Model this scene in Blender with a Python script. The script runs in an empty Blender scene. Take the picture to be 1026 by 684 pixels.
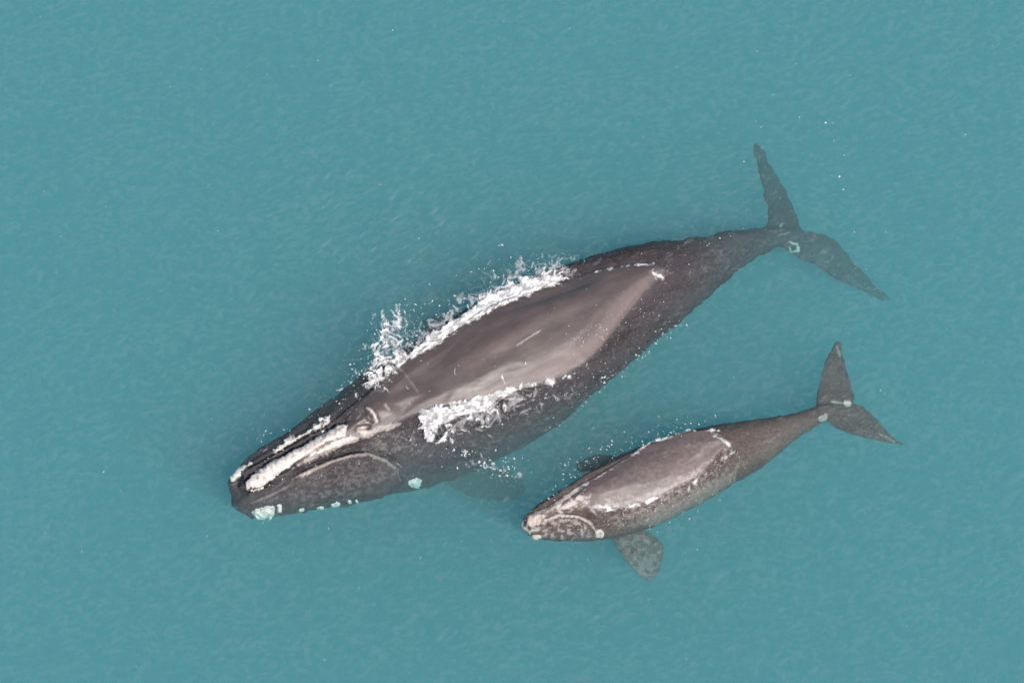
import bpy, bmesh, math, random
import numpy as np
from mathutils import Vector, Matrix, noise
from mathutils.bvhtree import BVHTree

SC = bpy.context.scene
COL = SC.collection
random.seed(7)
rng = np.random.default_rng(7)

# ---------------------------------------------------------------- camera
TILT = math.radians(25.0)
DIST = 160.0
SPAN = 24.3                                     # metres across the frame at the water
PW, PH = 1026.0, 684.0
cam_d = bpy.data.cameras.new('camera')
cam = bpy.data.objects.new('camera', cam_d)
COL.objects.link(cam)
CAM = Vector((0, -DIST * math.sin(TILT), DIST * math.cos(TILT)))
cam.location = CAM
cam.rotation_euler = (TILT, 0, 0)
cam_d.sensor_width = 36.0
cam_d.lens = 36.0 * DIST / SPAN
cam_d.clip_start = 1.0
cam_d.clip_end = 9000.0
SC.camera = cam

# ---------------------------------------------------------------- sun and sky
SUN_EL = math.radians(54.0)
SUN_AZ = math.radians(-58.0)                    # direction towards the sun in the xy plane, from +x
sun_dir = Vector((math.cos(SUN_EL) * math.cos(SUN_AZ), math.cos(SUN_EL) * math.sin(SUN_AZ), math.sin(SUN_EL)))
sun_d = bpy.data.lights.new('sun', 'SUN')
sun_d.energy = 4.0
sun_d.angle = math.radians(0.5)
sun_d.color = (1.0, 0.95, 0.88)
sun = bpy.data.objects.new('sun', sun_d)
COL.objects.link(sun)
sun.rotation_euler = (-sun_dir).to_track_quat('-Z', 'Y').to_euler()

world = bpy.data.worlds.new('World')
SC.world = world
world.use_nodes = True
wn, wl = world.node_tree.nodes, world.node_tree.links
sky = wn.new('ShaderNodeTexSky')
sky.sky_type = 'NISHITA'
sky.sun_disc = False
sky.sun_elevation = SUN_EL
sky.sun_rotation = math.pi / 2 - SUN_AZ
wl.new(sky.outputs[0], wn['Background'].inputs[0])
wn['Background'].inputs[1].default_value = 0.1

SC.view_settings.view_transform = 'Standard'
SC.view_settings.look = 'None'
SC.view_settings.exposure = 0.0
SC.view_settings.gamma = 1.0
SC.cycles.volume_bounces = 12
SC.cycles.max_bounces = 14
SC.cycles.transparent_max_bounces = 16
SC.cycles.use_denoising = True


# ---------------------------------------------------------------- helpers
def P(px, py, z=0.0):
    """World point at height z that the photograph shows at pixel (px, py)."""
    u = (px - PW / 2) / PW * SPAN / DIST
    v = -(py - PH / 2) / PW * SPAN / DIST
    d = Vector((u, v * math.cos(TILT) + math.sin(TILT), v * math.sin(TILT) - math.cos(TILT)))
    return CAM + d * ((z - CAM.z) / d.z)


def to_px(co):
    """Pixels of the photograph for an (n,3) array of world points."""
    q = co - np.array(CAM)
    c, s = math.cos(TILT), math.sin(TILT)
    x = q[:, 0]; y = q[:, 1] * c + q[:, 2] * s; z = -q[:, 1] * s + q[:, 2] * c
    f = PW * DIST / SPAN
    return np.stack([PW / 2 + f * x / -z, PH / 2 - f * y / -z], 1)


def mat(name):
    m = bpy.data.materials.new(name)
    m.use_nodes = True
    nt = m.node_tree
    return m, nt.nodes, nt.links, nt.nodes['Principled BSDF'], nt.nodes['Material Output']


def link(name, me, m=None, parent=None):
    o = bpy.data.objects.new(name, me)
    COL.objects.link(o)
    if m: me.materials.append(m)
    if parent: o.parent = parent
    return o


def tag(o, label=None, cat=None, group=None, kind=None):
    if label: o['label'] = label
    if cat: o['category'] = cat
    if group: o['group'] = group
    if kind: o['kind'] = kind
    return o


# ---------------------------------------------------------------- water
def box_mesh(name, x, y, z0, z1):
    me = bpy.data.meshes.new(name)
    v = [(-x, -y, z0), (x, -y, z0), (x, y, z0), (-x, y, z0), (-x, -y, z1), (x, -y, z1), (x, y, z1), (-x, y, z1)]
    f = [(0, 3, 2, 1), (4, 5, 6, 7), (0, 1, 5, 4), (1, 2, 6, 5), (2, 3, 7, 6), (3, 0, 4, 7)]
    me.from_pydata(v, [], f)
    return me


m_water, n, l, b, out = mat('sea_water')
n.remove(b)
SIG_S = (0.132, 0.132, 0.132)
SIG_A = (0.245, 0.0455, 0.0388)
vs = n.new('ShaderNodeVolumeScatter'); va = n.new('ShaderNodeVolumeAbsorption'); ad = n.new('ShaderNodeAddShader')
ms = max(SIG_S); vs.inputs['Color'].default_value = (*[c / ms for c in SIG_S], 1); vs.inputs['Density'].default_value = ms
ma = max(SIG_A) * 1.02; va.inputs['Color'].default_value = (*[1 - c / ma for c in SIG_A], 1); va.inputs['Density'].default_value = ma
l.new(vs.outputs[0], ad.inputs[0]); l.new(va.outputs[0], ad.inputs[1]); l.new(ad.outputs[0], out.inputs['Volume'])
water = link('water', box_mesh('water', 3000, 3000, -25.0, 0.0), m_water)
tag(water, 'clear turquoise sea water around both whales', kind='structure')

m_added_floor, n, l, b, out = mat('added_sea_floor')
b.inputs['Base Color'].default_value = (0.03, 0.10, 0.12, 1)
b.inputs['Roughness'].default_value = 0.9
me = bpy.data.meshes.new('added_sea_floor')
me.from_pydata([(-2990, -2990, -24), (2990, -2990, -24), (2990, 2990, -24), (-2990, 2990, -24)], [], [(0, 1, 2, 3)])
tag(link('added_sea_floor', me, m_added_floor), 'added opaque dark turquoise sea floor sheet far below the whales', kind='structure')  # opaque sea floor sheet, coloured like deep water


# ---------------------------------------------------------------- numeric noise
def _hash(ix, iy, iz, seed):
    h = (ix * 374761393 + iy * 668265263 + iz * 2147483647 + seed * 1274126177) & 0xFFFFFFFF
    h = ((h ^ (h >> 13)) * 1274126177) & 0xFFFFFFFF
    h = ((h ^ (h >> 16)) * 2246822519) & 0xFFFFFFFF
    return ((h ^ (h >> 15)) & 0xFFFFFF) / float(0xFFFFFF)


def vnoise(p, seed=0):
    """Smooth value noise in 0..1 for an (n,3) array."""
    i = np.floor(p).astype(np.int64)
    f = p - i
    f = f * f * f * (f * (f * 6 - 15) + 10)
    r = 0
    for dx in (0, 1):
        wx = f[:, 0] if dx else 1 - f[:, 0]
        for dy in (0, 1):
            wy = f[:, 1] if dy else 1 - f[:, 1]
            for dz in (0, 1):
                wz = f[:, 2] if dz else 1 - f[:, 2]
                r = r + wx * wy * wz * _hash(i[:, 0] + dx, i[:, 1] + dy, i[:, 2] + dz, seed)
    return r


def fbm(p, octaves=4, seed=0, gain=0.5):
    r, a, t = 0, 1.0, 0
    for o in range(octaves):
        r = r + a * vnoise(p * 2.0 ** o + 17.3 * o, seed + o)
        t += a
        a *= gain
    return r / t


def sm(x, a, b):
    t = np.clip((x - a) / (b - a), 0, 1)
    return t * t * (3 - 2 * t)


def poly_dist(q, pts):
    """Distance, in pixels, of each q to a polyline, with the fraction along it and the signed side."""
    pts = np.array(pts, float)
    seg = np.linalg.norm(np.diff(pts, axis=0), axis=1)
    cum = np.concatenate([[0], np.cumsum(seg)])
    best = np.full(len(q), 1e9); tt = np.zeros(len(q)); side = np.zeros(len(q))
    for k in range(len(pts) - 1):
        a, d = pts[k], pts[k + 1] - pts[k]
        w = q - a
        t = np.clip((w @ d) / max(d @ d, 1e-9), 0, 1)
        e = w - t[:, None] * d
        dist = np.hypot(e[:, 0], e[:, 1])
        m = dist < best
        best[m] = dist[m]; tt[m] = (cum[k] + t[m] * seg[k]) / cum[-1]
        side[m] = np.sign(d[0] * w[m, 1] - d[1] * w[m, 0])
    return best, tt, side


def in_poly(q, poly):
    x, y = q[:, 0], q[:, 1]
    r = np.zeros(len(q), bool)
    n_ = len(poly)
    for i in range(n_):
        (x0, y0), (x1, y1) = poly[i], poly[(i + 1) % n_]
        if y0 == y1: continue
        c = ((y0 > y) != (y1 > y)) & (x < (x1 - x0) * (y - y0) / (y1 - y0) + x0)
        r ^= c
    return r


def poly_depth(q, poly):
    """Positive inside: distance to the outline in pixels."""
    d = poly_dist(q, list(poly) + [poly[0]])[0]
    return np.where(in_poly(q, poly), d, -d)


def catmull(rows, per):
    rows = np.array(rows, float)
    out_ = []
    for i in range(len(rows) - 1):
        p0, p1, p2, p3 = rows[max(i - 1, 0)], rows[i], rows[i + 1], rows[min(i + 2, len(rows) - 1)]
        for k in range(per):
            t = k / per
            out_.append(0.5 * ((2 * p1) + (-p0 + p2) * t + (2 * p0 - 5 * p1 + 4 * p2 - p3) * t * t + (-p0 + 3 * p1 - 3 * p2 + p3) * t ** 3))
    out_.append(rows[-1])
    return np.array(out_)


MPP = SPAN / PW
SEC_C2, SEC_S2 = 0.851, 0.149                   # how far the sections lean from the line of sight


def tube(bm, rows, per=10, seg=80):
    """Rounded body through stations (px, py, half width in px, z of the middle, height/width)."""
    st = catmull(rows, per)
    cs = [P(r[0], r[1], r[3]) for r in st]
    rings = []
    for i, r in enumerate(st):
        t = (cs[min(i + 1, len(cs) - 1)] - cs[max(i - 1, 0)]).normalized()
        lat = t.cross(Vector((0, 0, 1))).normalized()
        up = lat.cross(t).normalized()
        ratio = max(r[4], .2)
        a = max(r[2], .5) * MPP / math.sqrt(SEC_C2 + ratio * ratio * SEC_S2)
        ring = []
        for k in range(seg):
            w = 2 * math.pi * k / seg
            ring.append(bm.verts.new(cs[i] + lat * (a * math.cos(w)) + up * (a * ratio * math.sin(w))))
        rings.append(ring)
    for i in range(len(rings) - 1):
        for k in range(seg):
            bm.faces.new((rings[i][k], rings[i][(k + 1) % seg], rings[i + 1][(k + 1) % seg], rings[i + 1][k]))
    bm.faces.new(rings[0][::-1]); bm.faces.new(rings[-1])


def foil(bm, rows, per=5, seg=14):
    """Flat fin through sections (leading px, py, trailing px, py, z leading, z trailing, thickness)."""
    st = catmull(rows, per)
    rings = []
    for i_, r in enumerate(st):
        A, B = P(r[0], r[1], r[4]), P(r[2], r[3], r[5])
        th = r[6] / 2
        Sp = (P(st[min(i_ + 1, len(st) - 1)][0], st[min(i_ + 1, len(st) - 1)][1], st[min(i_ + 1, len(st) - 1)][4]) - P(st[max(i_ - 1, 0)][0], st[max(i_ - 1, 0)][1], st[max(i_ - 1, 0)][4]))
        nrm = (B - A).cross(Sp).normalized()
        if nrm.z < 0: nrm = -nrm
        ring = []
        for k in range(seg):
            w = 2 * math.pi * k / seg
            x = 0.5 - 0.5 * math.cos(w)
            y = math.copysign(abs(math.sin(w)) ** .6, math.sin(w)) * (1.15 - .55 * x)
            ring.append(bm.verts.new(A.lerp(B, x) + nrm * (th * y)))
        rings.append(ring)
    for i in range(len(rings) - 1):
        for k in range(seg):
            bm.faces.new((rings[i][k], rings[i][(k + 1) % seg], rings[i + 1][(k + 1) % seg], rings[i + 1][k]))
    bm.faces.new(rings[0][::-1]); bm.faces.new(rings[-1])


def one_skin(bm, voxel):
    """Melt the overlapping closed shapes into one continuous surface; returns vertices and quads."""
    bmesh.ops.recalc_face_normals(bm, faces=bm.faces)
    me = bpy.data.meshes.new('raw'); bm.to_mesh(me); bm.free()
    o = bpy.data.objects.new('raw', me); COL.objects.link(o)
    md = o.modifiers.new('r', 'REMESH'); md.mode = 'VOXEL'; md.voxel_size = voxel; md.adaptivity = 0
    dg = bpy.context.evaluated_depsgraph_get()
    ev = o.evaluated_get(dg).to_mesh()
    nv, nf = len(ev.vertices), len(ev.polygons)
    co = np.empty(nv * 3); ev.vertices.foreach_get('co', co)
    fs = [tuple(p.vertices) for p in ev.polygons]
    ed = np.empty(len(ev.edges) * 2, int); ev.edges.foreach_get('vertices', ed)
    o.evaluated_get(dg).to_mesh_clear()
    bpy.data.objects.remove(o); bpy.data.meshes.remove(me)
    return co.reshape(-1, 3), fs, ed.reshape(-1, 2)


def smooth(co, ed, n_it, w=0.5):
    deg = np.bincount(ed.ravel(), minlength=len(co))[:, None]
    for it in range(n_it):
        s = np.zeros_like(co)
        np.add.at(s, ed[:, 0], co[ed[:, 1]]); np.add.at(s, ed[:, 1], co[ed[:, 0]])
        k = w if it % 2 == 0 else -w * 1.03
        co = co + k * (s / deg - co)
    return co


def normals(co, fs):
    f4 = np.array([f if len(f) == 4 else (*f, f[2]) for f in fs])
    nn = np.cross(co[f4[:, 2]] - co[f4[:, 0]], co[f4[:, 3]] - co[f4[:, 1]])
    vn = np.zeros_like(co)
    for k in range(4): np.add.at(vn, f4[:, k], nn)
    return vn / np.maximum(np.linalg.norm(vn, axis=1, keepdims=True), 1e-12)


def sculpt(co, vn, strokes):
    """Push the skin in or out along strokes: (polyline in px, width in px, depth in m)."""
    q = to_px(co)
    facing = (vn @ np.array((0, -math.sin(TILT), math.cos(TILT)))) > 0.05
    d = np.zeros(len(co))
    for pts, w, depth in strokes:
        r, t, _ = poly_dist(q, pts)
        d += depth * np.exp(-(r / w) ** 2) * np.clip(np.minimum(t, 1 - t) * 8 + .35, 0, 1)
    return co + vn * (d * facing)[:, None]


def skin_mesh(name, co, fs, layers):
    me = bpy.data.meshes.new(name)
    me.from_pydata(co.tolist(), [], fs)
    for k, v in layers.items():
        a = me.attributes.new(k, 'FLOAT', 'POINT')
        a.data.foreach_set('value', np.asarray(v, np.float32))
    me.shade_smooth()
    return me


# ---------------------------------------------------------------- whale skin and callosity materials
def skin_material(name, heading, base, pale, mottle, sheen_tone, run=.35):
    m, n, l, b, out = mat(name)
    geo = n.new('ShaderNodeNewGeometry')
    mp = n.new('ShaderNodeMapping'); mp.inputs['Rotation'].default_value = (0, 0, -heading)
    l.new(geo.outputs['Position'], mp.inputs['Vector'])

    def nz(scale, detail, rough, vec_scale=None):
        t = n.new('ShaderNodeTexNoise'); t.inputs['Scale'].default_value = scale
        t.inputs['Detail'].default_value = detail; t.inputs['Roughness'].default_value = rough
        src = mp.outputs['Vector']
        if vec_scale:
            v = n.new('ShaderNodeVectorMath'); v.operation = 'MULTIPLY'; v.inputs[1].default_value = vec_scale
            l.new(src, v.inputs[0]); src = v.outputs[0]
        l.new(src, t.inputs['Vector'])
        return t.outputs['Fac']

    def ramp(x, a, c, lo=0.0, hi=1.0):
        r = n.new('ShaderNodeMapRange'); r.inputs['From Min'].default_value = a; r.inputs['From Max'].default_value = c
        r.inputs['To Min'].default_value = lo; r.inputs['To Max'].default_value = hi
        l.new(x, r.inputs['Value']); return r.outputs['Result']

    def mixc(f, c1, c2):
        x = n.new('ShaderNodeMix'); x.data_type = 'RGBA'
        if hasattr(f, 'default_value') and not isinstance(f, float): l.new(f, x.inputs['Factor'])
        else: x.inputs['Factor'].default_value = f
        for s_, c in ((6, c1), (7, c2)):
            if isinstance(c, tuple): x.inputs[s_].default_value = (*c, 1)
            else: l.new(c, x.inputs[s_])
        return x.outputs[2]

    def mul(a, c):
        x = n.new('ShaderNodeMath'); x.operation = 'MULTIPLY'; l.new(a, x.inputs[0])
        if isinstance(c, (int, float)): x.inputs[1].default_value = c
        else: l.new(c, x.inputs[1])
        return x.outputs[0]

    c = mixc(ramp(nz(1.0, 4, .55, (run, 1.5, 1.5)), .35, .68), base, tuple(v * 1.75 for v in base))
    c = mixc(mul(ramp(nz(7.0, 5, .7, (.55, 1.2, 1.2)), .52, .78), mottle), c, tuple(v * 3.2 for v in base))
    c = mixc(mul(ramp(nz(2.2, 3, .5, (run * .6, 2.6, 2.6)), .58, .72), .35), c, tuple(v * 2.4 for v in base))
    sep = n.new('ShaderNodeSeparateXYZ'); l.new(geo.outputs['Position'], sep.inputs[0])
    fine = nz(26.0, 4, .65, (.6, 1.0, 1.0))
    submerged = ramp(sep.outputs['Z'], -.01, .05, 1.0, .0)
    c = mixc(mul(ramp(fine, .46, .70), mul(submerged, .55)), c, tuple(v * 3.4 for v in base))  # fine pale mottle below water paints ripple light onto the skin
    sheen_c = mixc(ramp(nz(3.2, 6, .62, (.4, 1.3, 1.3)), .35, .65), tuple(v * .78 for v in sheen_tone[:3]), tuple(v * 1.22 for v in sheen_tone[:3]))  # exposed skin painted paler in place of sky and sun reflection
    c = mixc(ramp(sep.outputs['Z'], -.005, .03, 0.0, sheen_tone[3]), c, sheen_c)
    ad_ = n.new('ShaderNodeAttribute'); ad_.attribute_name = 'sheen_patch'
    c = mixc(mul(ad_.outputs['Fac'], ramp(sep.outputs['Z'], -.005, .03, 0.0, .8)), c, tuple(v * 1.75 for v in sheen_tone[:3]))  # extra pale patches paint the sun sheen into the exposed skin
    at = n.new('ShaderNodeAttribute'); at.attribute_name = 'mark'
    c = mixc(mul(at.outputs['Fac'], ramp(nz(14.0, 4, .6), .3, .6, .45, 1.0)), c, pale)
    l.new(c, b.inputs['Base Color'])
    # gloss only where the skin is out of the water: wet skin under water has almost none
    l.new(ramp(sep.outputs['Z'], -.03, .03, .03, .9), b.inputs['Specular IOR Level'])
    l.new(ramp(nz(1.6, 4, .6, (.25, 1.5, 1.5)), .3, .7, .46, .68), b.inputs['Roughness'])
    bp = n.new('ShaderNodeBump'); bp.inputs['Strength'].default_value = .22; bp.inputs['Distance'].default_value = .05
    l.new(nz(5.0, 6, .65, (.5, 1, 1)), bp.inputs['Height'])
    l.new(bp.outputs[0], b.inputs['Normal'])
    return m


def callosity_material(name, low, high):
    m, n, l, b, out = mat(name)
    t = n.new('ShaderNodeTexNoise'); t.inputs['Scale'].default_value = 9; t.inputs['Detail'].default_value = 6; t.inputs['Roughness'].default_value = .7
    geo = n.new('ShaderNodeNewGeometry'); l.new(geo.outputs['Position'], t.inputs['Vector'])
    r = n.new('ShaderNodeValToRGB')
    r.color_ramp.elements[0].position = .3; r.color_ramp.elements[0].color = low
    r.color_ramp.elements[1].position = .52; r.color_ramp.elements[1].color = high
    l.new(t.outputs['Fac'], r.inputs[0]); l.new(r.outputs[0], b.inputs['Base Color'])
    b.inputs['Roughness'].default_value = .85
    b.inputs['Specular IOR Level'].default_value = .1
    bp = n.new('ShaderNodeBump'); bp.inputs['Strength'].default_value = .6; bp.inputs['Distance'].default_value = .04
    l.new(t.outputs['Fac'], bp.inputs['Height']); l.new(bp.outputs[0], b.inputs['Normal'])
    return m


M_CAL = callosity_material('callosity_crust', (.42, .33, .29, 1), (.84, .74, .68, 1))
M_CAL_CALF = callosity_material('young_callosity_crust', (.20, .15, .13, 1), (.66, .55, .49, 1))
VIEW = Vector((0, math.sin(TILT), -math.cos(TILT)))


def crust(name, bvh, poly, thick, lumps, root, seed, step=0.9, label=None, m=None):
    """A raised, lumpy patch of callosity grown on the skin inside an outline."""
    poly = np.array(poly, float)
    x0, y0 = poly.min(0) - 2; x1, y1 = poly.max(0) + 2
    xs, ys = np.arange(x0, x1, step), np.arange(y0, y1, step)
    gx, gy = np.meshgrid(xs, ys)
    q = np.stack([gx.ravel(), gy.ravel()], 1)
    p3 = np.concatenate([q, np.zeros((len(q), 1))], 1)
    dep = poly_depth(q, [tuple(v) for v in poly]) + (fbm(p3 * .35, 3, seed) - .5) * 3.2
    lump = fbm(p3 * .42, 3, seed + 9)
    idx = {}; vs_ = []
    for k in range(len(q)):
        if dep[k] < -.8: continue
        o = P(q[k, 0], q[k, 1], 3.0)
        d = (o - CAM).normalized()
        loc, nor, _i, _d = bvh.ray_cast(o, d)
        if loc is None: continue
        e = float(sm(np.array([dep[k]]), -.4, 2.2)[0])
        h = -.03 + e * (.03 + thick + lumps * (lump[k] - .4) * 2)
        idx[k] = len(vs_); vs_.append(loc + nor * h - root.location)
    w = len(xs); fs_ = []
    for k in list(idx):
        quad = (k, k + w, k + w + 1, k + 1)
        if (k % w) < w - 1 and all(i in idx for i in quad): fs_.append(tuple(idx[i] for i in quad))
    me = bpy.data.meshes.new(name); me.from_pydata([tuple(v) for v in vs_], [], fs_); me.shade_smooth()
    o = link(name, me, m or M_CAL, root)
    if label: o['label'] = label
    return o


def blob(cx, cy, rx, ry, n_=10, rot=0.0):
    c, s = math.cos(rot), math.sin(rot)
    return [(cx + rx * math.cos(w) * c - ry * math.sin(w) * s, cy + rx * math.cos(w) * s + ry * math.sin(w) * c)
            for w in (2 * math.pi * k / n_ for k in range(n_))]


def z1(pts):                                    # readings taken off an enlargement of the adult's head
    return [(220 + x / 4.56, 380 + y / 4.56) for x, y in pts]


def z5(pts):                                    # the same for the calf's head
    return [(510 + x / 3.6, 410 + y / 3.6) for x, y in pts]


def set_waterline(co, vn, ed, outline):
    """Shape the upper skin so that it breaks the surface along the outline seen in the photograph."""
    q = to_px(np.stack([co[:, 0], co[:, 1], np.zeros(len(co))], 1))
    d = poly_depth(q, outline) * MPP
    up = (vn[:, 2] > .15) & (co[:, 2] > -.75) & (np.abs(d) < 1.0)
    lift = np.zeros(len(co))
    inn = up & (d > 0)
    lift[inn] = np.maximum(.01 + .42 * np.minimum(d[inn], .35) - co[inn, 2], 0)
    edge = up & (d > 0) & (d < .5)
    lift[edge] += np.minimum(.03 + .55 * d[edge] - (co[edge, 2] + lift[edge]), 0) * (1 - sm(d[edge], .3, .5))
    ou = up & (d <= 0)
    lift[ou] = np.minimum(-.015 + .16 * np.maximum(d[ou], -.5) - co[ou, 2], 0)
    lift *= 1 - sm(np.abs(d), .3, .95)
    s3 = np.stack([lift, lift, lift], 1)
    s3 = smooth(s3, ed, 9)
    co = co.copy(); co[:, 2] += s3[:, 0]
    return co


def make_whale(name, label, loc, build, voxel, strokes, marks, heading, material, wob, outline, smooth_it=6):
    root = bpy.data.objects.new(name, None); COL.objects.link(root)
    root.location = loc; root.empty_display_size = .5
    tag(root, label, 'whale', 'right whales swimming side by side')
    bm = bmesh.new(); build(bm)
    co, fs, ed = one_skin(bm, voxel)
    co = smooth(co, ed, smooth_it)
    vn = normals(co, fs)
    co = set_waterline(co, vn, ed, outline)
    vn = normals(co, fs)
    co = sculpt(co, vn, strokes)
    vn = normals(co, fs)
    under = sm(-co[:, 2], .05, .8)
    co = co + vn * ((fbm(co * 9.0, 2, 9) - .5) * wob * .55 * under + (fbm(co * 3.6, 3, 3) - .5) * wob * (.12 + 1.2 * under) + (fbm(co * .8, 2, 5) - .5) * wob * .6)[:, None]
    q = to_px(co)
    mk = np.zeros(len(co)); sheen_v = np.zeros(len(co))
    nz_ = fbm(np.concatenate([q * .33, np.zeros((len(q), 1))], 1), 3, 21)
    fine_ = fbm(np.concatenate([q * np.array([.30, .38]), np.zeros((len(q), 1))], 1), 4, 77, .7)
    for shape, pts, w, a in marks:
        if shape == 'line':
            r, t, _ = poly_dist(q, pts); t = np.clip(np.minimum(t, 1 - t) * 5 + .15, 0, 1)
            v = a * sm(w * (.1 + 1.5 * nz_) * t - r, -w * .3, w * .4)
        elif shape == 'mottle':
            v = a * sm(poly_depth(q, pts), -w * .3, w) * sm(fine_, .47, .62)
        elif shape == 'sheen_tone':
            sheen_v = np.maximum(sheen_v, a * sm(poly_depth(q, pts) + (nz_ - .5) * 4, -w * .6, w)); continue
        else:
            v = a * sm(poly_depth(q, pts) + (nz_ - .5) * w * 2.5, -w * .5, w * .5)
        mk = np.maximum(mk, v)
    facing = (vn @ np.array(-VIEW)) > 0
    me = skin_mesh('body', co - np.array(loc), fs, {'mark': mk * facing, 'sheen_patch': sheen_v * facing})
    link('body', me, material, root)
    bvh = BVHTree.FromPolygons(co.tolist(), fs)
    return root, bvh


# ---------------------------------------------------------------- the adult
def adult_shapes(bm):
    tube(bm, [(231, 486, 2, -.35, .8), (238, 487, 15, -.50, .85), (256, 490, 29, -.72, .85), (308, 470, 43, -.98, .86), (363, 445, 56, -1.18, .85),
              (421, 419, 69, -1.28, .85), (470, 393, 73, -1.24, .85), (520, 363, 73, -1.07, .85), (571, 330, 64, -.66, .70),
              (622, 302, 53, -.66, .64), (667, 281, 42, -.80, .80), (711, 262, 27, -1.02, .95), (746, 246.5, 16, -1.3, 1.2),
              (779, 237.5, 10, -1.5, 1.2), (800, 235, 5, -1.55, .8)])
    # upper jaw, high and narrow between the lips
    tube(bm, [(240, 484, 3, -.10, 1.0), (247, 484, 10, -.14, 1.1), (268, 474, 13, -.10, 1.1), (300, 457, 14, -.08, 1.1), (335, 440, 16, -.10, 1.0),
              (365, 425, 22, -.24, .9), (395, 410, 30, -.45, .8), (430, 398, 34, -.75, .7)])
    # lower lips, bowed up on both sides
    tube(bm, [(256, 504, 4, -.75, .9), (270, 500, 17, -.72, .9), (305, 486, 25, -.66, 1.0), (345, 476, 28, -.70, 1.05), (380, 474, 24, -.80, 1.0), (404, 476, 10, -.95, 1.0)])
    tube(bm, [(244, 469, 4, -.55, .9), (259, 460, 8, -.50, .9), (291, 444, 11, -.52, 1.0), (326, 424, 13, -.66, 1.0), (358, 404, 11, -.85, 1.0)])
    # tail flukes
    foil(bm, [(768, 242, 812, 240, -1.6, -1.7, .42), (769, 224, 803, 226, -1.65, -1.75, .34), (768, 205, 794, 203, -1.8, -1.85, .24), (763, 180, 782, 181, -2.0, -2.05, .18),
              (757.5, 158, 770, 162, -2.2, -2.2, .13), (756, 143, 759, 147, -2.3, -2.3, .09)])
    foil(bm, [(772, 240, 810, 233, -1.6, -1.7, .42), (786, 251, 818, 233, -1.7, -1.75, .34), (812, 264, 836, 240, -2.0, -2.0, .26), (842, 282, 857, 264, -2.3, -2.3, .2),
              (868, 293, 876, 284, -2.7, -2.7, .13), (890, 303, 894, 300, -3.0, -3.0, .09)])
    # near flipper, hanging deep
    foil(bm, [(430, 452, 478, 446, -2.0, -1.9, .5), (446, 480, 492, 466, -3.3, -3.2, .42), (472, 496, 512, 474, -4.3, -4.2, .34), (500, 501, 525, 482, -4.9, -4.8, .24), (516, 499, 527, 489, -5.1, -5.1, .16)])
    # far flipper
    foil(bm, [(440, 352, 480, 352, -2.0, -1.9, .45), (424, 334, 468, 328, -3.4, -3.3, .35), (424, 322, 455, 316, -4.4, -4.3, .2)])


ADULT_HEAD = math.atan2(.442, .897)
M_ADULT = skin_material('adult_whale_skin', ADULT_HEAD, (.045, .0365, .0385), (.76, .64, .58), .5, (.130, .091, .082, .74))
LIP = z1([(330, 455), (365, 437), (420, 415), (500, 378), (600, 347), (680, 341), (760, 371), (810, 412), (826, 460)])
adult_strokes = [
    (LIP, 3.0, .07), ([(x, y - 5) for x, y in LIP], 3.0, -.10),
    (z1([(90, 500), (150, 515), (200, 498), (260, 452), (330, 402), (430, 365), (560, 318), (650, 280)]), 2.6, -.13),
    (z1([(90, 470), (130, 435), (220, 375), (380, 293), (560, 190), (600, 180)]), 2.6, -.10),
    (z1([(45, 465), (150, 390), (245, 325), (340, 275), (450, 215), (510, 160)]), 3.0, .06),
    (z1([(668, 128), (698, 150), (722, 195)]), 2.2, .07), (z1([(650, 140), (680, 165), (700, 200)]), 1.6, -.09),
    (z1([(620, 205), (680, 196), (705, 205)]), 1.8, .06), (z1([(620, 225), (690, 215)]), 1.6, -.08),
    ([(400, 365), (452, 398)], 8, -.03), ([(600, 290), (540, 318), (480, 352)], 9, .03), ([(640, 281), (600, 318), (560, 348)], 14, .03),
    ([(520, 345), (470, 372)], 7, -.025),
]
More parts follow.
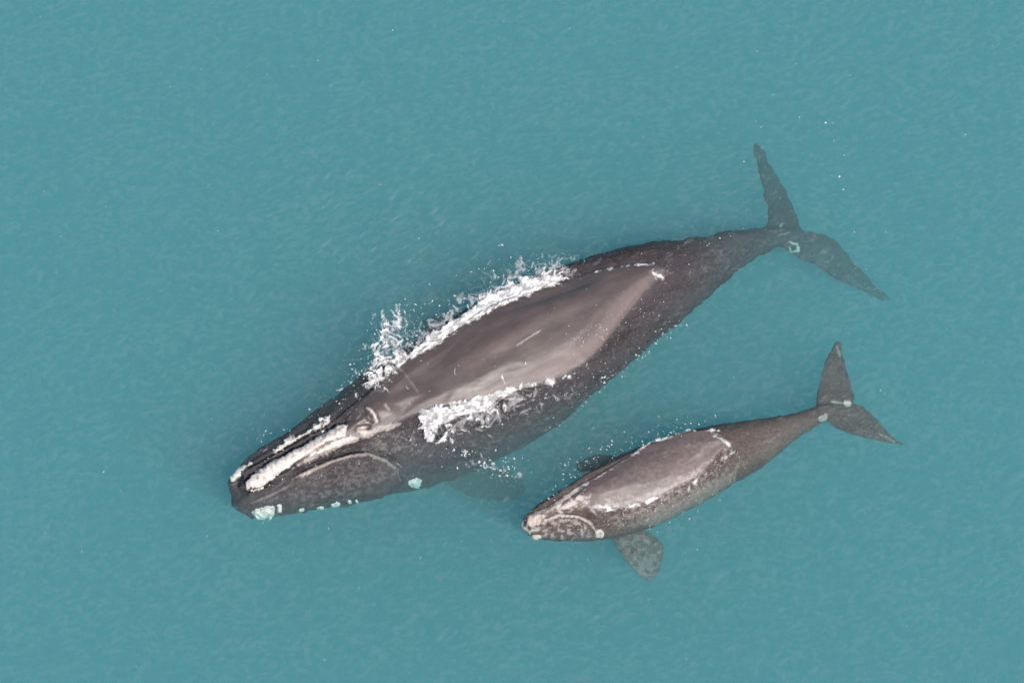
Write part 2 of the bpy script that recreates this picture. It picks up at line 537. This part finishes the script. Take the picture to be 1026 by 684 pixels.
adult_marks = [
    ('line', LIP, 1.9, .42), ('line', z1([(365, 440), (420, 418)]), 2.5, .75),
    ('poly', z1([(330, 405), (430, 362), (510, 322), (580, 306), (650, 268), (600, 258), (520, 285), (430, 335)]), 2, .95),
    ('line', z1([(640, 265), (740, 228), (830, 200)]), 3.2, .6),
    ('line', z1([(668, 126), (690, 138), (708, 165), (722, 200)]), 1.9, 1.0), ('line', z1([(622, 184), (640, 168), (650, 138)]), .7, .7), ('line', z1([(620, 205), (655, 190), (695, 198)]), .9, .8),  # blowhole scars, with their wet highlights painted in
    ('poly', blob(363, 431, 5, 4), 1.5, .8), ('line', z1([(755, 110), (775, 140)]), 1.6, .45),
    ('line', z1([(150, 565), (230, 530), (330, 480)]), 1.6, .25), ('line', z1([(560, 385), (572, 460), (565, 540)]), .7, .10), ('line', z1([(430, 480), (600, 440), (800, 425)]), .6, .08), ('line', z1([(640, 370), (660, 440), (700, 520)]), .6, .08),
    ('line', [(395, 365), (404, 372), (420, 394)], 1.2, .2), ('line', [(518, 346), (530, 338), (543, 330)], 1.0, .6),  # second line is a bright glint painted on the back
    ('line', [(791, 243), (799, 245), (800, 251), (792, 253), (791, 246)], 1.5, 1.0), ('line', [(790, 242), (796, 244)], 1.6, 1.0), ('line', [(781, 227), (785, 223)], 1.2, .7),
    ('line', [(778, 236), (792, 233)], 1.4, .25), ('mottle', z1([(650, 290), (760, 240), (900, 230), (900, 330), (760, 340), (640, 330)]), 4, .2), ('mottle', z1([(280, 470), (420, 420), (600, 350), (760, 380), (810, 450), (600, 550), (330, 590)]), 6, .12), ('mottle', [(700, 245), (760, 235), (775, 245), (720, 280), (670, 320)], 5, .04), ('mottle', [(770, 225), (758, 150), (785, 180), (805, 230), (870, 280), (885, 300), (840, 280), (785, 248)], 3, .05),
    ('sheen_tone', [(635, 285), (660, 272), (652, 284), (628, 320), (600, 352), (566, 374), (530, 384), (480, 392), (540, 365), (590, 335)], 13, .8),  # sun sheen painted along the near edge of the back
    ('sheen_tone', [(470, 350), (560, 308), (600, 300), (540, 335), (440, 385)], 9, .3),  # fainter sheen painted along the middle of the back
]
ADULT_LINE = [(357, 408), (372, 392), (385, 378), (398, 366), (432, 344), (463, 324), (493, 308), (524, 297), (560, 285), (600, 271), (640, 264.5), (660, 266), (668, 270),
              (657, 280), (642, 293), (628, 310.6), (616, 328), (604, 345.7), (587, 363.3), (563, 378), (540, 385), (520, 389), (500, 394), (470, 402), (440, 408), (415, 414),
              (400, 421), (385, 427), (365, 438), (345, 448), (325, 456), (298, 469), (264, 489), (248, 493), (245, 482), (267, 463), (304, 445), (341, 424), (350, 416)]
adult, adult_bvh = make_whale('right_whale', 'large dark grey adult right whale with pale crusts on its head and its back awash',
                              P(510, 365, -1.2), adult_shapes, .036, adult_strokes, adult_marks, ADULT_HEAD, M_ADULT, .10, ADULT_LINE)

crust('rostrum_callosity', adult_bvh, z1([(120, 470), (125, 505), (160, 508), (200, 490), (260, 440), (340, 385), (420, 335), (500, 282), (572, 262), (592, 205), (555, 203),
      (500, 233), (430, 268), (380, 303), (300, 343), (220, 383), (160, 420)]), .05, .05, adult, 1)
crust('chin_callosity', adult_bvh, z1([(135, 610), (155, 590), (200, 580), (245, 575), (258, 600), (240, 630), (185, 640)]), .07, .06, adult, 2)
crust('lip_callosity', adult_bvh, z1(blob(275, 583, 16, 22)), .05, .03, adult, 3)
for k, (x, y, rx, ry) in enumerate([(375, 597, 19, 9), (465, 586, 24, 11), (532, 570, 26, 13), (595, 558, 13, 12), (628, 555, 10, 7)]):
    crust('lip_callosity', adult_bvh, z1(blob(x, y, rx, ry, rot=-.25)), .04, .03, adult, 4 + k)
crust('brow_callosity', adult_bvh, [(407.6, 483.6), (410, 479), (420, 478), (424, 482.7), (420, 488.4), (411, 488.4)], .06, .06, adult, 12)
crust('far_lip_callosity', adult_bvh, z1([(245, 332), (262, 305), (340, 268), (440, 210), (505, 158), (512, 168), (455, 222), (345, 285), (265, 335)]), .05, .06, adult, 13)
crust('far_lip_callosity', adult_bvh, z1([(45, 470), (50, 440), (90, 405), (150, 372), (158, 385), (120, 425), (70, 465)]), .05, .06, adult, 14)
crust('far_lip_callosity', adult_bvh, z1(blob(472, 238, 14, 7, rot=-.5)), .03, .02, adult, 15)


# ---------------------------------------------------------------- the calf
def calf_shapes(bm):
    tube(bm, [(523, 521, 2, -.18, .8), (528, 523, 10, -.22, .8), (541, 523, 17, -.26, .85), (571, 516, 27, -.40, .87), (597, 508, 33.5, -.50, .88), (634, 493, 39, -.58, .88),
              (675, 475, 38, -.62, .88), (714, 459, 33, -.62, .88), (750, 446, 25.5, -.62, .9), (782, 432, 16, -.60, 1.05), (809, 421, 10, -.62, 1.15),
              (827, 412, 7.5, -.66, 1.0), (846, 408, 4, -.70, .7)])
    tube(bm, [(526, 521, 4, -.05, .9), (535, 520, 9, -.06, .9), (550, 511, 8.5, -.02, 1.0), (570, 500, 9, -.02, 1.0), (590, 489, 13, -.12, .9), (612, 482, 18, -.3, .8)])
    tube(bm, [(534, 536, 3, -.22, .9), (545, 530, 9, -.26, 1.0), (565, 525, 14, -.28, 1.0), (585, 525, 13, -.34, 1.0), (600, 530, 6, -.42, 1.0)])
    foil(bm, [(816, 414, 850, 410, -.66, -.72, .24), (818, 404, 853, 404, -.67, -.72, .2), (820, 388, 856, 396, -.69, -.74, .15), (827, 364, 849, 370, -.74, -.78, .10), (833, 351, 844, 354, -.78, -.8, .07), (839, 343, 842, 344, -.8, -.8, .05)])
    foil(bm, [(818, 414, 850, 404, -.66, -.72, .24), (829, 422, 856, 404, -.68, -.72, .2), (848, 433, 870, 411, -.74, -.76, .15), (874, 441, 888, 430, -.82, -.82, .10), (892, 444, 897, 438, -.86, -.86, .07), (904, 447, 906, 444, -.9, -.9, .05)])
    foil(bm, [(602, 522, 640, 516, -.75, -.7, .34), (612, 540, 643, 528, -.95, -.9, .26), (630, 564, 662, 541, -1.1, -1.1, .17), (641, 577, 665, 553, -1.2, -1.2, .12), (650, 583, 661, 573, -1.25, -1.25, .07)])
    foil(bm, [(596, 482, 630, 470, -.85, -.8, .3), (582, 473, 616, 458, -1.9, -1.85, .22), (576, 466, 600, 455, -2.6, -2.6, .14)])


CALF_HEAD = math.atan2(.344 / .906, .939)
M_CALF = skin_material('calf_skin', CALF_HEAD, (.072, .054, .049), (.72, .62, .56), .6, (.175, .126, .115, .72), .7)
calf_lip = z5([(125, 405), (180, 381), (250, 386), (290, 405), (316, 442)])
calf_strokes = [
    (calf_lip, 2.0, .035), ([(x, y - 3.5) for x, y in calf_lip], 2.0, -.05),
    (z5([(150, 382), (200, 330), (262, 282)]), 1.8, -.045), (z5([(60, 430), (100, 438), (150, 400)]), 1.8, -.05),
    (z5([(225, 340), (250, 315)]), 1.6, .03),
]
calf_marks = [
    ('line', calf_lip, 1.8, .8), ('line', z5([(100, 372), (150, 362), (200, 322), (262, 274)]), 2.0, .6), ('line', z5([(170, 355), (215, 347), (250, 335)]), 3.0, .75),
    ('line', z5([(55, 390), (45, 420), (70, 440), (120, 432)]), 1.6, .7), ('line', z5([(230, 340), (255, 310), (262, 335)]), 1.2, .7), ('line', z5([(285, 345), (320, 385)]), 1.4, .5),
    ('mottle', z5([(125, 405), (180, 388), (250, 392), (292, 420), (300, 465), (200, 475), (110, 460)]), 3, .5), ('mottle', z5([(60, 380), (150, 345), (240, 275), (300, 300), (290, 350), (180, 385), (100, 440), (55, 440)]), 3, .75), ('mottle', z5([(320, 350), (520, 330), (700, 240), (720, 330), (540, 420), (380, 440)]), 6, .22),
    ('poly', z5([(400, 480), (480, 460), (545, 490), (540, 600), (500, 610), (430, 540)]), 7, .02), ('mottle', z5([(360, 470), (480, 450), (555, 490), (540, 610), (500, 620), (430, 560)]), 2, .24), ('line', z5([(455, 590), (500, 560), (530, 520)]), 4.2, .2), ('line', z5([(400, 512), (440, 570), (500, 612)]), 2.2, .2),
    ('line', [(845, 404), (853, 404)], 3, .9), ('line', [(832, 402), (845, 404)], 1.4, .45), ('poly', blob(825, 419, 4, 4), 2, .55),
    ('line', [(826, 362), (820, 390)], 1.5, .3), ('line', [(850, 372), (856, 396)], 1.2, .25), ('line', [(880, 434), (904, 446)], 1.5, .35), ('line', [(838, 345), (842, 358)], 1.6, .3),
    ('sheen_tone', [(600, 512), (640, 502), (690, 474), (735, 440), (725, 460), (690, 488), (650, 503), (610, 512)], 7, .6), ('sheen_tone', [(690, 460), (725, 442), (700, 462), (665, 480)], 6, .4), ('mottle', [(590, 490), (640, 455), (700, 432), (732, 440), (690, 478), (620, 506)], 6, .10), ('mottle', [(594, 500), (650, 490), (700, 466), (735, 440), (728, 464), (690, 494), (640, 512), (598, 518)], 3, .30),  # first two patches paint the sun sheen on the calf's near side
    ('poly', [(640, 515), (700, 490), (745, 462), (720, 498), (660, 532)], 8, .16),
]
CALF_LINE = [(536, 512), (548, 508), (560, 500), (575, 490), (583, 485), (600, 475), (628, 458), (650, 445), (680, 433.5), (705, 430), (722, 433), (734, 442), (724, 450),
             (710, 466), (696, 478), (672, 491), (650, 502), (621, 508), (600, 512), (588, 509), (575, 508), (558, 516), (546, 521), (540, 528), (527, 526), (527, 516)]
calf, calf_bvh = make_whale('right_whale', 'small brownish calf swimming beside the adult, one broad mottled flipper held out to its side',
                            P(680, 470, -.6), calf_shapes, .024, calf_strokes, calf_marks, CALF_HEAD, M_CALF, .065, CALF_LINE)
crust('rostrum_callosity', calf_bvh, z5(blob(92, 398, 36, 26, rot=-.45)), .02, .035, calf, 31, m=M_CAL_CALF)
crust('chin_callosity', calf_bvh, z5(blob(95, 460, 25, 13)), .03, .03, calf, 32, m=M_CAL_CALF)
crust('brow_callosity', calf_bvh, z5(blob(326, 448, 20, 18)), .03, .05, calf, 33, m=M_CAL_CALF)


# ---------------------------------------------------------------- foam
def foam_material(name, alpha_noise):
    m, n, l, b, out = mat(name)
    b.inputs['Base Color'].default_value = (.86, .83, .81, 1)
    b.inputs['Roughness'].default_value = .6
    b.inputs['Subsurface Weight'].default_value = 0.0
    if alpha_noise:
        t = n.new('ShaderNodeTexNoise'); t.inputs['Scale'].default_value = 11; t.inputs['Detail'].default_value = 4
        geo = n.new('ShaderNodeNewGeometry'); l.new(geo.outputs['Position'], t.inputs['Vector'])
        r = n.new('ShaderNodeMapRange'); r.inputs['From Min'].default_value = .35; r.inputs['From Max'].default_value = .7
        r.inputs['To Min'].default_value = alpha_noise[0]; r.inputs['To Max'].default_value = alpha_noise[1]
        l.new(t.outputs['Fac'], r.inputs['Value']); l.new(r.outputs[0], b.inputs['Alpha'])
    else:
        at = n.new('ShaderNodeAttribute'); at.attribute_name = 'cover'; l.new(at.outputs['Fac'], b.inputs['Alpha'])
    return m


M_FOAM = foam_material('white_foam', None)
M_DROP = foam_material('white_droplets', (.35, 1.0))
M_FILM = foam_material('thin_foam', (.05, .5))


def ground_z(x, y):
    """Height of whatever the foam floats on: the water or a whale's back above it."""
    z = 0.0
    o, d = Vector((x, y, 5.0)), Vector((0, 0, -1))
    for t in (adult_bvh, calf_bvh):
        loc = t.ray_cast(o, d)[0]
        if loc is not None: z = max(z, loc.z)
    return z


def foam(name, label, layers, seed, step=.015, height=.10, m=None, scale=7.0, lacy=.5, rough=2.6, veil=1.0, fade=1.0):
    """Froth as a lumpy sheet: LAYERS are ('line', pts, width px, strength, one_side) or ('poly', pts, soft px, strength)."""
    allp = np.array([p for L in layers for p in L[1]], float)
    x0, y0 = allp.min(0) - 26; x1, y1 = allp.max(0) + 26
    A, B = P(x0, y1), P(x1, y0)
    xs, ys = np.arange(A.x, B.x, step), np.arange(A.y, B.y, step)
    gx, gy = np.meshgrid(xs, ys)
    w3 = np.stack([gx.ravel(), gy.ravel(), np.zeros(gx.size)], 1)
    q = to_px(w3)
    close = np.zeros(len(q), bool)
    for L in layers:
        close |= (poly_dist(q, list(L[1]) + ([L[1][0]] if L[0] == 'poly' else []))[0] < 30)
        if L[0] == 'poly': close |= in_poly(q, L[1])
    gz = np.zeros(len(q))
    for i in np.nonzero(close)[0]: gz[i] = ground_z(w3[i, 0], w3[i, 1])
    q = to_px(np.stack([w3[:, 0], w3[:, 1], gz + .03], 1))
    d = np.full(len(q), -1.0)
    for L in layers:
        if L[0] == 'line':
            r, t, side = poly_dist(q, L[1])
            width = L[2]
            if len(L) > 4:                       # wide on one side only
                width = np.where(side * L[4] > 0, L[2], L[2] * .22)
            v = L[3] - r / width * max(L[3], 1.0)
        else:
            v = L[3] * np.clip(poly_depth(q, L[1]) / L[2] + .35, -1, 1)
        d = np.maximum(d, v)
    warp = np.stack([fbm(w3 * 3.0, 2, seed + 60), fbm(w3 * 3.0, 2, seed + 70), np.zeros(len(q))], 1) * .35
    nn = fbm((w3 + warp) * scale, 5, seed, .7)
    lace = 1 - np.abs(fbm((w3 + warp) * scale * .55, 3, seed + 40, .55) - .5) * 9
    f = d + (nn - .5) * rough * 1.2 + lacy * (np.clip(lace, -1, 1) - .6)
    f[d <= -.95] = -1
    keep = f > 0
    W = len(xs)
    near = np.nonzero(keep)[0]
    near = near[((near % W) < W - 1) & (near < W * (len(ys) - 1))]
    need = np.unique(np.concatenate([near, near + 1, near + W, near + W + 1]))
    idx = -np.ones(len(q), int); idx[need] = np.arange(len(need))
    lump = fbm(w3[need] * 11.0, 4, seed + 7)
    rise = np.clip(f[need], 0, 1) ** .5
    vv = []
    for k, i in enumerate(need):
        x, y = w3[i, 0], w3[i, 1]
        vv.append((x, y, gz[i] + .006 + height * rise[k] * (.25 + lump[k])))
    ff = np.stack([idx[near], idx[near + 1], idx[near + W + 1], idx[near + W]], 1).tolist()
    me = bpy.data.meshes.new(name); me.from_pydata(vv, [], ff); me.shade_smooth()
    a = me.attributes.new('cover', 'FLOAT', 'POINT')
    a.data.foreach_set('value', (veil * sm(f[need], -.05, fade) * (.55 + .45 * sm(lump, .32, .58))).astype(np.float32))
    return tag(link(name, me, m or M_FOAM), label, None, None, 'stuff')


def flecks(name, label, spots, m=None):
    """Loose droplets and bubbles: SPOTS are (px, py, radius m, lift)."""
    vs_, fs_ = [], []
    base = [(0, 0, 1), (1, 0, 0), (.3, .95, 0), (-.8, .6, 0), (-.8, -.6, 0), (.3, -.95, 0), (0, 0, -.6)]
    fc = [(0, 1, 2), (0, 2, 3), (0, 3, 4), (0, 4, 5), (0, 5, 1), (6, 2, 1), (6, 3, 2), (6, 4, 3), (6, 5, 4), (6, 1, 5)]
    for px, py, r, lift in spots:
        c = P(px, py, 0)
        z = ground_z(c.x, c.y)
        if z > .02:
            c = P(px, py, z); z = ground_z(c.x, c.y)
        a = random.uniform(0, 6.28); sx = random.uniform(.8, 1.9); sy = random.uniform(.5, 1.1)
        k0 = len(vs_)
        for (x, y, zz) in base:
            X, Y = x * r * sx, y * r * sy
            vs_.append((c.x + X * math.cos(a) - Y * math.sin(a), c.y + X * math.sin(a) + Y * math.cos(a), z + lift + zz * r * .6 + .004))
        fs_ += [tuple(k0 + i for i in f) for f in fc]
    me = bpy.data.meshes.new(name); me.from_pydata(vs_, [], fs_); me.shade_smooth()
    return tag(link(name, me, m or M_DROP), label, None, None, 'stuff')


def along(pts, n_, spread, rmin, rmax, bias=0.0, lift=.0):
    pts = np.array(pts, float)
    seg = np.linalg.norm(np.diff(pts, axis=0), axis=1); cum = np.concatenate([[0], np.cumsum(seg)])
    out_ = []
    for _ in range(n_):
        t = random.uniform(0, cum[-1]); k = min(int(np.searchsorted(cum, t, 'right')) - 1, len(seg) - 1)
        p = pts[k] + (pts[k + 1] - pts[k]) * ((t - cum[k]) / seg[k])
        nrm = np.array([-(pts[k + 1] - pts[k])[1], (pts[k + 1] - pts[k])[0]]) / seg[k]
        p = p + nrm * (random.gauss(0, spread) + bias)
        out_.append((p[0], p[1], rmin + (rmax - rmin) * random.random() ** 2.5, random.random() * lift))
    return out_


RIDGE_IN = [(390, 374), (410, 361), (432, 348), (463, 328), (493, 311), (524, 298), (552, 288), (568, 279)]
RIDGE_OUT = [(560, 274), (545, 276), (524, 282), (500, 291), (478, 303), (463, 315), (429, 338), (405, 358)]
foam('foam', 'broad white foam ridge breaking along the far side of the adult whale\'s back',
     [('poly', RIDGE_IN + RIDGE_OUT, 4.5, 1.5),
      ('line', [(463, 312), (500, 289), (532, 277), (562, 270)], 11, .55),
      ('line', [(395, 362), (430, 338), (463, 315)], 7, .5)], 101, height=.12, rough=2.5, lacy=.35, fade=.65)
foam('foam', 'thin translucent wash trailing outside the white ridge on the far side of the adult whale',
     [('line', [(395, 358), (430, 331), (463, 307), (500, 282), (540, 270), (570, 270)], 16, .75), ('line', [(376, 366), (386, 340), (396, 322)], 14, .5)], 163, height=.03, rough=2.8, lacy=.5, veil=.45, scale=9.0)
foam('foam', 'lacy white splash thrown up beside the adult whale just behind its head',
     [('line', [(378, 374), (384, 358), (390, 342), (394, 325)], 17, 1.0), ('line', [(372, 372), (382, 373), (396, 366)], 8, 1.2), ('line', [(370, 356), (368, 345)], 8, .4),
      ('line', [(380, 378), (384, 354), (392, 334)], 9, 1.0)], 113, height=.12, lacy=.35, scale=11.0, rough=3.0)
foam('foam', 'thick white foam patch spilling over the near side of the adult whale\'s back',
     [('poly', [(414, 414), (428, 409), (445, 405), (470, 401), (488, 395), (506, 391), (500, 397), (492, 407), (480, 414), (464, 418), (450, 422), (436, 428), (424, 426)], 6, 1.6),
      ('poly', [(488, 396), (507, 391), (508, 396), (490, 404)], 4, 1.0), ('poly', [(430, 426), (470, 412), (500, 399), (503, 406), (484, 421), (462, 427), (446, 434)], 9, .55),
      ('line', [(424, 424), (428, 434), (436, 443)], 6, .7), ('line', [(436, 443), (446, 440), (447, 433)], 3.4, .7), ('line', [(452, 440), (456, 447), (466, 454)], 3.4, .75),
      ('line', [(480, 428), (492, 427), (503, 425)], 2.4, .65)], 127, height=.10, rough=2.6, lacy=.5, fade=.8)
foam('foam', 'thin translucent wash spreading from the white patch down the adult whale\'s near flank',
     [('poly', [(425, 420), (470, 405), (510, 394), (545, 390), (520, 408), (490, 424), (460, 434), (440, 438)], 10, .75), ('line', [(480, 428), (530, 410), (570, 392)], 7, .5), ('line', [(470, 462), (500, 470), (522, 474)], 7, .4)], 167, height=.03, rough=2.8, veil=.4, scale=9.0)
foam('foam', 'thin white foam edge with the wet highlight modelled in along the waterline on the near side of the adult whale',
     [('line', [(500, 395), (520, 389), (545, 384), (572, 376)], 4.5, .9), ('line', [(572, 376), (590, 364)], 3, .6), ('line', [(503, 376), (507, 388)], 1.8, .9), ('line', [(505, 399), (540, 400), (552, 397)], 3, .5)], 131, height=.03)  # white strip also stands in for the highlight on the wet waterline
foam('foam', 'small white curl of foam where the adult whale\'s back slips under near the tail',
     [('line', [(655, 274), (664, 278), (668, 272)], 4.5, 1.1), ('line', [(662, 277), (676, 272)], 3.2, .9), ('line', [(596, 272), (625, 266), (655, 264)], 2.2, .5)], 137, height=.03)
foam('foam', 'broken white water over the far lip of the adult whale\'s head',
     [('line', [(270, 453), (290, 442), (308, 433), (328, 422)], 7, .62), ('line', [(340, 392), (352, 384)], 4, .4), ('line', [(356, 397), (372, 382), (382, 378)], 6, .5),
      ('line', [(360, 400), (366, 390)], 3, .5)], 139, height=.05, lacy=.8)
foam('foam', 'thin foam streaks along the near waterline of the calf\'s flank',
     [('line', [(594, 507), (622, 507), (650, 502), (672, 491), (700, 480)], 4, .85), ('line', [(604, 512), (650, 503), (690, 484)], 2.2, .8), ('line', [(680, 492), (700, 478), (690, 488)], 3.5, .8), ('line', [(716, 436), (728, 442), (738, 450), (726, 458)], 3.5, .75)], 149, height=.02)  # white strips also stand in for glints on the wet flank
foam('foam', 'thin white rim of foam along the far edge of the calf\'s back',
     [('line', [(584, 486), (602, 476), (628, 459), (650, 444)], 2.6, .7), ('line', [(650, 444), (690, 431), (722, 431)], 2.8, .75), ('line', [(578, 470), (590, 466), (596, 462)], 4, .3),  # first strip shapes the wet rim highlight as foam
      ('line', [(560, 500), (580, 487)], 1.8, .4)], 151, height=.02)

sp = along([(352, 388), (372, 350), (390, 318), (440, 300), (520, 262)], 110, 9, .008, .03, lift=.15)
sp += along([(384, 372), (432, 338), (500, 292), (565, 272)], 130, 5, .008, .03, -9, .25)
sp += along([(258, 445), (300, 425), (345, 395), (380, 372)], 70, 7, .008, .025)
sp += along([(400, 356), (440, 324), (500, 284), (560, 266)], 500, 6, .004, .012, -4, .3)
sp += along([(372, 378), (384, 352), (396, 322)], 200, 9, .004, .014, 0, .3)
flecks('spray', 'white droplets flung out on the far side of the adult whale', sp)
sp = along([(420, 425), (460, 448), (490, 464), (520, 472)], 110, 9, .008, .032)
sp += along([(478, 462), (500, 472), (518, 470)], 45, 4, .012, .036)
sp += along([(500, 400), (560, 392), (610, 350), (660, 290)], 110, 8, .007, .022, 5)
sp += along([(545, 430), (610, 382), (680, 322)], 50, 4, .007, .026)
sp += along([(590, 345), (640, 300)], 60, 9, .006, .016)  # glints on the wet back, made as white specks
sp += along([(568, 346), (604, 328)], 70, 5, .008, .02)  # denser cluster of the same modelled glints
sp += along([(640, 355), (690, 318), (600, 385)], 40, 3, .01, .03)
sp += along([(420, 400), (500, 360), (600, 310)], 30, 18, .007, .016)
sp += along([(250, 500), (320, 470), (400, 450), (470, 440)], 130, 10, .006, .019)
sp += along([(600, 262), (690, 250), (760, 240)], 30, 8, .007, .02)
sp += along([(425, 425), (470, 425), (520, 400), (580, 385)], 260, 8, .004, .012)
sp += along([(250, 470), (300, 440), (360, 410)], 120, 5, .004, .012)
flecks('spray', 'white droplets and modelled glint specks scattered over the near flank of the adult whale', sp)
sp = along([(545, 495), (585, 470), (640, 440), (720, 420)], 130, 6, .008, .026, -3)
sp += along([(560, 470), (570, 462), (600, 462)], 30, 6, .008, .026)
sp += along([(600, 515), (650, 505), (700, 482), (740, 455)], 240, 6, .006, .019)  # specks standing in for glints on the calf's near flank
sp += along([(620, 530), (680, 512), (740, 480)], 60, 8, .006, .02)
sp += along([(530, 515), (560, 505), (590, 490)], 60, 6, .006, .02)
flecks('spray', 'white droplets and modelled glint specks sprinkled around and over the calf', sp)
sp = [(random.uniform(10, 1016), random.uniform(10, 674), random.uniform(.007, .018), 0) for _ in range(110)]
sp += [(random.gauss(790, 45), random.gauss(150, 28), random.uniform(.006, .018), 0) for _ in range(18)]
sp += [(841, 177, .045, 0), (827, 123, .03, 0), (967, 135, .03, 0), (845, 190, .03, 0)]
flecks('flecks', 'tiny white flecks drifting on the open water', sp)


# ---------------------------------------------------------------- ripples on the water
def ripples():
    m, n, l, b, out = mat('ripple_sheen_tone')
    b.inputs['Base Color'].default_value = (.62, .62, .62, 1)  # pale grey film stands in for sky reflected off the ripples
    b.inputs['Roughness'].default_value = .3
    at = n.new('ShaderNodeAttribute'); at.attribute_name = 'cover'; l.new(at.outputs['Fac'], b.inputs['Alpha'])
    step = .027
    xs, ys = np.arange(-13.4, 13.4, step), np.arange(-10.8, 11.6, step)
    gx, gy = np.meshgrid(xs, ys)
    w = np.stack([gx.ravel(), gy.ravel(), np.zeros(gx.size)], 1)
    q = to_px(w)
    c, s_ = math.cos(.22), math.sin(.22)
    r = np.stack([w[:, 0] * c + w[:, 1] * s_, -w[:, 0] * s_ + w[:, 1] * c, w[:, 2]], 1)
    r = r + (fbm(w * .9, 2, 300)[:, None] - .5) * .5
    a1 = fbm(r * np.array([8.0, 16.0, 1]), 4, 311, .72)
    a2 = fbm(r * np.array([.5, .9, 1]), 3, 331)
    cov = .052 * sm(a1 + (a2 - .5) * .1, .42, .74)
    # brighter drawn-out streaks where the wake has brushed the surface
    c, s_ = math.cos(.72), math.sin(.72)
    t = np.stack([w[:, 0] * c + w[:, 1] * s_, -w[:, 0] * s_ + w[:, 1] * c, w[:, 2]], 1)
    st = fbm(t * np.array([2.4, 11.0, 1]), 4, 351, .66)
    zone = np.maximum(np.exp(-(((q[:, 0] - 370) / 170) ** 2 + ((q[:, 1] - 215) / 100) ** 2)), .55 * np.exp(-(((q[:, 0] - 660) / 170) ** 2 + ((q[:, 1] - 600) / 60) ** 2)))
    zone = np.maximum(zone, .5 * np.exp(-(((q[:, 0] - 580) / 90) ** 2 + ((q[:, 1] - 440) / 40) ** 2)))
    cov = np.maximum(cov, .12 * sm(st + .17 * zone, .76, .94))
    over = np.zeros(len(w), bool)
    o_ = (P(513, 342) - CAM).normalized()
    c, s_ = math.cos(.46), math.sin(.46)
    t = np.stack([w[:, 0] * c + w[:, 1] * s_, -w[:, 0] * s_ + w[:, 1] * c, w[:, 2]], 1)
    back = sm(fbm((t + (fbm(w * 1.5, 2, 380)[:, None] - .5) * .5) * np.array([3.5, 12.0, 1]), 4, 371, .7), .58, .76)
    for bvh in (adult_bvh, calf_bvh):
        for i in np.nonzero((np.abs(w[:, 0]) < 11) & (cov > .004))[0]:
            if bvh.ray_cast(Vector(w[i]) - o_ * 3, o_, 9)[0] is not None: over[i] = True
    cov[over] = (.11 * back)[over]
    z = .012 + .05 * (a1 - .5) + .02 * (st - .5)
    on = cov > .012
    W = len(xs)
    k = np.arange(len(w)); k = k[((k % W) < W - 1) & (k < W * (len(ys) - 1))]
    k = k[on[k] | on[k + 1] | on[k + W] | on[k + W + 1]]
    need = np.unique(np.concatenate([k, k + 1, k + W, k + W + 1]))
    idx = -np.ones(len(w), int); idx[need] = np.arange(len(need))
    w[:, 2] = z
    me = bpy.data.meshes.new('water_ripples')
    me.from_pydata(w[need].tolist(), [], np.stack([idx[k], idx[k + 1], idx[k + W + 1], idx[k + W]], 1).tolist())
    me.shade_smooth()
    a = me.attributes.new('cover', 'FLOAT', 'POINT')
    a.data.foreach_set('value', np.where(on, cov, 0)[need].astype(np.float32))
    tag(link('water_ripples', me, m), 'faint pale ripples on the turquoise sea surface', kind='structure')
    print('ripple faces', len(k))


ripples()
